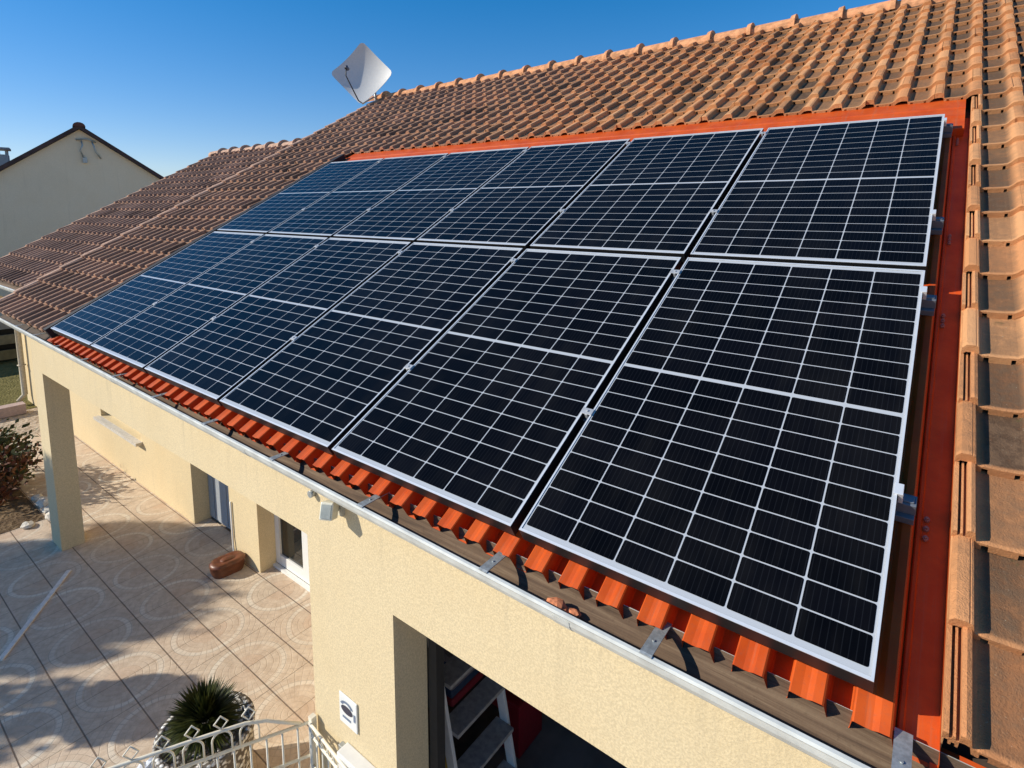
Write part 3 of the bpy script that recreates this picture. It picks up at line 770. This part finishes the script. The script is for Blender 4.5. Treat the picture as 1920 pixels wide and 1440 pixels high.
tag(MB().bar((-2.00, .56, -2.20), (-2.00, .56, -1.97), .06, 16).bar((-2.00, .56, -1.97), (-2.00, .56, -1.94), .03, 12).build('yellow_canister', simple('yellow_plastic', (.55, .38, .03), .4), None, at=(-2.00, .56, -2.2)), 'yellow canister behind the lower part of the ladder', 'canister')

# ------------------------------------------------------------------ wrought iron fence on the patio
F0 = Vector((-2.395, .01, 0)); FD = Vector((-.30, -.57, 0)).normalized()
fence = empty('garden_fence', 'cream wrought iron fence with diamond finials running out from the garage corner', 'fence', (F0.x, F0.y, GZ))
ZA, ZB, ZC = -1.475, -1.60, -1.80
def fp(s, z): return Vector((F0.x, F0.y, 0)) + FD * s + Vector((0, 0, z))
LEN = 2.6
mb = MB().bar(fp(.0, ZB), fp(LEN, ZB), .0085, 8).bar(fp(.0, ZC), fp(LEN, ZC), .0085, 8).bar(fp(0, GZ + .12), fp(LEN, GZ + .12), .0085, 8)
mb.tube([fp(.06, ZB + .01), fp(.14, ZA - .075), fp(.22, ZA - .03), fp(.32, ZA - .004), fp(.5, ZA), fp(LEN, ZA)], .0085, 8)
mb.build('rail', M_iron, fence)
mb = MB(); s = .075
while s < LEN - .03: mb.bar(fp(s, GZ + .05), fp(s, ZB), .0055, 6); s += .075
mb.build('picket', M_iron, fence)
mb = MB(); s = .30; k = 0
while s < LEN - .06:
    c = fp(s, ZA + .044)
    mb.tube([c + Vector((0, 0, -.036)), c + FD * .030, c + Vector((0, 0, .036)), c - FD * .030], .0046, 6, closed=True)
    arch = [fp(s + .044 * math.cos(a), ZA - .050 + .045 * math.sin(a)) for a in np.linspace(0, math.pi, 9)]
    mb.tube([fp(s + .044, ZB)] + arch + [fp(s - .044, ZB)], .0048, 6)
    s += .125
mb.build('finial', M_iron, fence)
MB().box((F0.x - .015, F0.y - .015, GZ), (F0.x + .015, F0.y + .015, ZB + .03)).build('post', M_iron, fence)
gate = empty('gate_leaf', 'cream iron gate leaf with ring scrollwork folded back against the garage wall', 'gate', (-2.38, -.02, GZ))
mb = MB()
GD = Vector((1, -.10, 0)).normalized()
def gp(s, z): return Vector((-2.39, -.005, 0)) + GD * s + Vector((0, 0, z))
for z in (-1.605, -1.665, -1.85, GZ + .12): mb.bar(gp(0, z), gp(.95, z), .008, 8)
mb.bar(gp(0, GZ + .04), gp(0, -1.59), .010, 8).bar(gp(.95, GZ + .04), gp(.95, -1.59), .010, 8)
mb.build('gate_frame', M_iron, gate)
mb = MB()
for k in range(15): mb.bar(gp(.06 + k * .06, GZ + .12), gp(.06 + k * .06, -1.665), .0048, 6)
mb.build('picket', M_iron, gate)
mb = MB()
for k in range(17):
    c = gp(.035 + k * .055, -1.635); mb.tube([c + GD * .024 * math.cos(a) + Vector((0, 0, .024 * math.sin(a))) for a in np.linspace(0, 2 * math.pi, 13)[:-1]], .004, 6, closed=True)
mb.build('ring_row', M_iron, gate)

# ------------------------------------------------------------------ foliage helpers
def leafmat(name, a, b_, rough=.6):
    m, t, bs = nodes(name); n = N(t)
    at = n.n('ShaderNodeAttribute', attribute_name='tint').outputs['Fac']
    n.L(n.mix(at, a, b_), bs.inputs['Base Color']); bs.inputs['Roughness'].default_value = rough; bs.inputs['Specular IOR Level'].default_value = .25
    return m
def leaves(name, centres, size, mat, parent, elong=1.8, at=None):
    n = len(centres); V = []; F = []; T = []
    off = Vector((0, 0, 0))
    if parent is not None: off = parent.location
    if at is not None: off = Vector(at)
    for c in centres:
        d = Vector(rng.normal(0, 1, 3)).normalized(); u = d.orthogonal().normalized(); s = size * rng.uniform(.6, 1.3)
        v_ = d.cross(u); c = Vector(c) - off; b = len(V)
        V += [c - u * s * elong / 2, c + v_ * s * .5, c + u * s * elong / 2, c - v_ * s * .5]; F.append((b, b+1, b+2, b+3)); T.append(rng.random())
    me = bpy.data.meshes.new(name); me.from_pydata(V, [], F)
    at_ = me.attributes.new('tint', 'FLOAT', 'FACE'); at_.data.foreach_set('value', np.array(T, dtype=np.float32)); me.update()
    o = link(name, me, mat, parent)
    if parent is None: o.location = off
    return o
def blobs(c, rad, nclump, per, cl):
    pts = []
    for _ in range(nclump):
        d = rng.normal(0, 1, 3); d /= np.linalg.norm(d); r = rng.uniform(.25, 1) ** .5
        cc = np.array(c) + d * np.array(rad) * r
        pts += [tuple(cc + rng.normal(0, cl, 3)) for _ in range(per)]
    return pts
M_dkleaf = leafmat('dark_green_leaf', (.02, .035, .008), (.05, .075, .018))
M_redleaf = leafmat('reddish_leaf', (.10, .026, .014), (.23, .10, .04))
M_olive = leafmat('olive_leaf', (.05, .06, .015), (.12, .115, .035))
M_bark = simple('bark', (.10, .07, .045), .9, var=.3)

def tree(name, label, base, top, rad, nclump, per, cl, leaf, mat, trunk_r):
    t = empty(name, label, 'tree', base)
    mb = MB().tube([base, tuple(np.array(base) * .5 + np.array(top) * .5 + np.array((.05, .03, 0))), top], [trunk_r, trunk_r * .75, trunk_r * .4], 8)
    for _ in range(9):
        d = rng.normal(0, 1, 3); d[2] = abs(d[2]) * .6; d /= np.linalg.norm(d)
        st = np.array(base) + (np.array(top) - np.array(base)) * rng.uniform(.55, .95); mb.tube([tuple(st), tuple(st + d * np.array(rad) * .5), tuple(st + d * np.array(rad) * .95 + np.array((0, 0, .1)))], [trunk_r * .35, trunk_r * .22, trunk_r * .08], 6)
    mb.build('trunk', M_bark, t)
    leaves('crown', blobs(top, rad, nclump, per, cl), leaf, mat, t)
    return t
def up(px, py, t): return (px - 1.36 * t, py - 1.23 * t, GZ + t)     # a point whose shadow falls on (px, py)
c = up(-6.42, -.25, 4.3)
tree('garden_tree', 'leafy tree beside the patio whose crown shades the tiles', (c[0] + .1, c[1] - .1, GZ), c, (1.0, 1.0, .62), 330, 34, .10, .10, M_dkleaf, .10)
c = up(-4.33, -.25, 1.6)
tree('ball_topiary', 'small round clipped tree left of the patio, seen by its shadow', (c[0], c[1], GZ), c, (.25, .25, .22), 110, 60, .035, .05, M_dkleaf, .022)
c = up(-5.15, -1.15, 2.6)
tree('slender_tree', 'thin young tree left of the patio, seen by its shadow', (c[0], c[1], GZ), c, (.42, .42, .5), 50, 26, .07, .06, M_dkleaf, .03)

# plants
bush = empty('red_shrub', 'shrub with reddish brown and green leaves in the bed by the porch column', 'shrub', (-9.2, .0, GZ))
mb = MB()
for k in range(14):
    a = rng.uniform(0, 6.28); mb.tube([(-9.1 + .1 * math.cos(a), -.05 + .1 * math.sin(a), GZ), (-9.1 + .4 * math.cos(a), -.05 + .3 * math.sin(a), GZ + .6)], [.012, .005], 5)
mb.build('stems', M_bark, bush)
leaves('red_foliage', blobs((-9.15, -.10, GZ + .34), (.68, .40, .32), 80, 20, .07), .042, M_redleaf, bush)
leaves('green_foliage', blobs((-9.4, -.05, GZ + .42), (.75, .36, .30), 70, 20, .07), .040, M_olive, bush)

pot_c = Vector((-3.29, -.165, 0)); PT = -2.07
pot = empty('planter_pot', 'round pebble dashed pot on the patio holding the spiky plant', 'plant pot', (pot_c.x, pot_c.y, GZ))
def pebble():
    m, t, b = nodes('pebble_dash'); n = N(t); p = wpos(n)
    vo = n.n('ShaderNodeTexVoronoi'); vo.inputs['Scale'].default_value = 38; n.L(p, vo.inputs['Vector'])
    c = n.ramp(vo.outputs['Color'], [(.0, (.30, .27, .23)), (.4, (.58, .55, .50)), (.75, (.80, .79, .76))])
    c = n.mix(n.step(vo.outputs['Distance'], .35, .6), c, (.12, .10, .08))
    n.L(c, b.inputs['Base Color']); b.inputs['Roughness'].default_value = .7
    n.bump(n.math('SUBTRACT', 1, vo.outputs['Distance']), .9, .01, b); return m
pr = [(.17, GZ), (.235, GZ + .10), (.265, GZ + .25), (.262, PT - .05), (.275, PT - .045), (.278, PT), (.245, PT), (.24, PT - .04), (.0, PT - .045)]
V_ = []; n_ = 36
for r_, z in pr:
    for k in range(n_): a = 2 * math.pi * k / n_; V_.append((pot_c.x + r_ * math.cos(a), pot_c.y + r_ * math.sin(a), z))
MB().add(V_, [(j*n_+k, j*n_+(k+1) % n_, (j+1)*n_+(k+1) % n_, (j+1)*n_+k) for j in range(len(pr)-1) for k in range(n_)], 0, True).build('pot_body', pebble(), pot)
V = []; F = []; T = []
for k in range(1000):
    th = rng.uniform(0, 2 * math.pi); el = rng.uniform(-.12, 1.45); L_ = rng.uniform(.14, .245)
    d = Vector((math.cos(th) * math.cos(el), math.sin(th) * math.cos(el), math.sin(el))); s0 = d.cross(Vector((0, 0, 1))).normalized()
    o = Vector((pot_c.x, pot_c.y, PT + .04)) + d * .03; wd = rng.uniform(.005, .010)
    drop = Vector((0, 0, -1)) * L_ * .12 * math.cos(el)
    nn_ = s0.cross(d) * .004
    b = len(V); V += [o - s0 * wd * .6, o + s0 * wd * .6, o + d * L_ * .5 + s0 * wd + nn_, o + d * L_ * .5 - s0 * wd + nn_, o + d * L_ + drop]
    F += [(b, b+1, b+2, b+3), (b+3, b+2, b+4)]; tt = rng.random(); T += [tt, tt]
V = [p - Vector((pot_c.x, pot_c.y, PT)) for p in V]
me = bpy.data.meshes.new('spiky_plant'); me.from_pydata(V, [], F); at = me.attributes.new('tint', 'FLOAT', 'FACE'); at.data.foreach_set('value', np.array(T, dtype=np.float32))
o = link('spiky_plant', me, leafmat('yucca_leaf', (.010, .017, .004), (.075, .085, .018), .5)); o.location = (pot_c.x, pot_c.y, PT)
tag(o, 'spiky dark green palm like plant growing in the round pot', 'plant')
# pale agave-like rocks beside the pot
for i, (x, y, s, lb) in enumerate([(-3.47, -.44, .085, 'large white quartz rock standing against the left side of the pot'), (-3.32, -.50, .065, 'smaller white quartz rock in front of the pot, behind the fence'), (-3.60, -.36, .055, 'smallest white quartz rock, farthest left by the pot')]):
    bm = bmesh.new(); bmesh.ops.create_icosphere(bm, subdivisions=2, radius=s)
    for v in bm.verts: v.co.z *= 1.9; v.co += Vector(rng.normal(0, s * .13, 3))
    me = bpy.data.meshes.new('quartz_rock'); bm.to_mesh(me); bm.free()
    o = link('quartz_rock', me, bpy.data.materials.get('quartz') or simple('quartz', (.66, .70, .76), .45, var=.2, scale=25)); o.location = (x, y, GZ + s * 1.6)
    tag(o, lb, 'rock', 'white rocks by the pot')

# brown planter lying by the porch wall, with its hose
c0 = Vector((-5.33, .95, GZ)); A_ = math.radians(84)
mt = Matrix.Translation(c0) @ Matrix.Rotation(A_, 4, 'Z')
pl = empty('brown_planter', 'oblong brown planter with rounded end lying on the patio by the wall', 'planter', c0)
outl = []
hl, hw = .15, .095
for a in np.linspace(-math.pi / 2, math.pi / 2, 9): outl.append((hl * .55 + hw * math.cos(a) * .8, hw * math.sin(a)))
for a in np.linspace(math.pi / 2, 3 * math.pi / 2, 9): outl.append((-hl * .55 + hw * math.cos(a) * .8, hw * math.sin(a)))
n_ = len(outl); V_ = []
lv = [(0, .90), (.05, 1.0), (.095, 1.0), (.098, 1.04), (.115, 1.04), (.130, .95), (.138, .80), (.134, .52), (.128, .46), (.132, .40), (.142, .34)]
for z, k in lv: V_ += [tuple(mt @ Vector((x * k, y * k, z))) for x, y in outl]
MB().add(V_, [(j*n_+i, j*n_+(i+1) % n_, (j+1)*n_+(i+1) % n_, (j+1)*n_+i) for j in range(len(lv)-1) for i in range(n_)] + [tuple(range((len(lv)-1)*n_, len(lv)*n_))], 0, True).build('planter_body', M_terra, pl)
tag(MB().tube([(-5.55, 1.118, -1.9), (-5.545, 1.118, -2.3), (-5.53, 1.11, -2.43), (-5.46, 1.09, -2.46), (-5.36, 1.04, -2.40), (-5.33, .99, -2.36)], .009, 8).build('hose', M_pvc, None, at=(-5.5, 1.1, GZ)), 'thin white hose from the wall corner to the brown planter', 'hose')
tag(MB().box((0, -.020, 0), (1.17, .020, .012), mat=Matrix.Translation((-6.57, -.02, GZ + .002)) @ Matrix.Rotation(math.radians(-36.5), 4, 'Z')).build('sun_streak_strip', simple('sun_streak_pale', (.85, .76, .66), .7), None, at=(-6.0, -.4, GZ)), 'straight pale strip standing in for a streak of sunlight across the shaded patio tiles', 'light streak')  # thin pale strip added in place of a slit of sun in the tree shade

# border stones of the bed
sp_ = [(-7.92, .20, .085, 'pale border stone closest to the porch column'), (-8.12, .20, .07, 'small pale border stone, second from the porch column'), (-8.36, .21, .09, 'wide pale border stone, third from the porch column'), (-8.60, .19, .06, 'little pale border stone at the back of the row, fourth from the column'), (-7.90, -.05, .06, 'pale border stone at the patio side of the bed')]
for x, y, s, lb in sp_:
    bm = bmesh.new(); bmesh.ops.create_icosphere(bm, subdivisions=2, radius=s)
    for v in bm.verts: v.co.z *= .6; v.co.x *= 1.25; v.co += Vector(rng.normal(0, s * .10, 3))
    me = bpy.data.meshes.new('border_stone'); bm.to_mesh(me); bm.free()
    o = link('border_stone', me, bpy.data.materials.get('border_rock') or simple('border_rock', (.66, .60, .50), .85, var=.2)); o.location = (x, y, GZ + s * .35)
    tag(o, lb, 'stone', 'border stones of the bed')

# ------------------------------------------------------------------ beyond the patio
tag(MB().box((-12.7, -6, GZ), (-12.5, .93, GZ + .17)).build('low_wall', simple('pink_wall', (.46, .34, .30), .85), None, at=(-12.6, -2, GZ)), 'low pinkish garden wall behind the planting bed', 'wall')
bf = empty('board_fence', 'fence of broad horizontal boards with dark gaps, far behind the porch', 'fence', (-17, 1, GZ))
for k in range(3):
    z = GZ + .08 + k * .36
    MB().box((-17.05, -6, z), (-17.0, 2.6, z + .22)).build('board', simple('weathered_board_%d' % k, [(.16, .13, .06), (.20, .17, .10), (.28, .27, .24), (.10, .09, .08), (.30, .28, .26)][k], .9, var=.2, scale=6), bf)
MB().box((-17.4, -6, GZ), (-17.3, 2.6, GZ + 1.05)).build('rear_board', simple('black_board', (.02, .018, .013), .9), bf)
for y in (-5, -3, -1, 1.2): MB().box((-17.15, y, GZ), (-17.06, y + .1, GZ + 1.12)).build('post', M_wood, bf)

NA = Vector((-20, 4.232, 3.36)); na = math.radians(165); ND = Vector((math.cos(na), math.sin(na), 0)); NT = Vector((-ND.y, ND.x, 0))
def NP(d, t_, z): return NA + ND * d + NT * t_ + Vector((0, 0, z))
nb = empty('neighbour_house', 'house with a shaded taupe gable wall and dark tiled roof edge beyond the left roof', 'house', (NA.x, NA.y, GZ))
HW, SL = 4.4, .705
V_ = [NP(d, t_, z) for d in (0, 9) for (t_, z) in ((HW, GZ - NA.z), (-HW, GZ - NA.z), (-HW, -HW * SL), (0, 0), (HW, -HW * SL))]
MB().add(V_, [(0, 1, 2, 3, 4), (9, 8, 7, 6, 5), (0, 4, 9, 5), (1, 6, 7, 2)]).build('wall', M_grey_plaster, nb)
mb = MB()
for sg in (-1, 1):
    e = HW + .4
    V_ = [NP(d, t_, z) for d in (-.14, 9.2) for (t_, z) in ((0, .012), (0, .13), (sg * e, -e * SL + .13), (sg * e, -e * SL + .012))]
    mb.add(V_, [(0, 1, 2, 3), (7, 6, 5, 4), (0, 4, 5, 1), (1, 5, 6, 2), (2, 6, 7, 3), (3, 7, 4, 0)])
mb.build('roof', simple('dark_brown_tiles', (.06, .036, .034), .85, var=.3, scale=3), nb)
mb = MB()
for k in range(19):
    V_ = [NP(-.18 + k * .49 + e_ * .5, .15 * math.cos(a), .07 + .12 * math.sin(a)) for e_ in (0, 1) for a in np.linspace(0, math.pi, 8)]
    mb.add(V_, [(i, i+1, 9+i, 8+i) for i in range(7)] + [tuple(range(8))])
mb.build('ridge_capping', simple('dark_ridge', (.12, .045, .035), .85), nb)
def nbox(mb, d0, d1, t0, t1, z0, z1):
    V_ = [NP(d, t_, z) for z in (z0, z1) for d, t_ in ((d0, t0), (d1, t0), (d1, t1), (d0, t1))]
    return mb.add(V_, [(3,2,1,0),(4,5,6,7),(0,1,5,4),(1,2,6,5),(2,3,7,6),(3,0,4,7)])
CT = 1.93
ch = nbox(MB(), 2.8, 3.3, CT - .14, CT + .14, -1.8, -.62).build('chimney', simple('pale_chimney_render', (.50, .47, .42), .9), nb)
for dd in (2.86, 3.18):
    for tt in (CT - .13, CT + .07): nbox(MB(), dd, dd + .06, tt, tt + .06, -.62, -.47).build('cap_leg', bpy.data.materials['pale_chimney_render'], ch)
nbox(MB(), 2.7, 3.4, CT - .19, CT + .19, -.47, -.41).build('chimney_cap', simple('cap_concrete', (.36, .35, .33), .9), ch)
mb = MB().tube([NP(-.03, -.02, -.32), NP(-.12, -.04, -.45), NP(-.10, .02, -.60), NP(-.03, -.04, -.80)], .022, 6).tube([NP(-.03, -.26, -.30), NP(-.12, -.30, -.45), NP(-.10, -.34, -.62), NP(-.03, -.45, -.80)], .022, 6)
nbox(mb, -.10, 0, -.12, -.02, -.95, -.80); mb.tube([NP(-.03, .1, -.30), NP(-.1, -.14, -.26), NP(-.03, -.36, -.34)], .02, 6)
mb.build('cable_bracket', M_galv, nb)
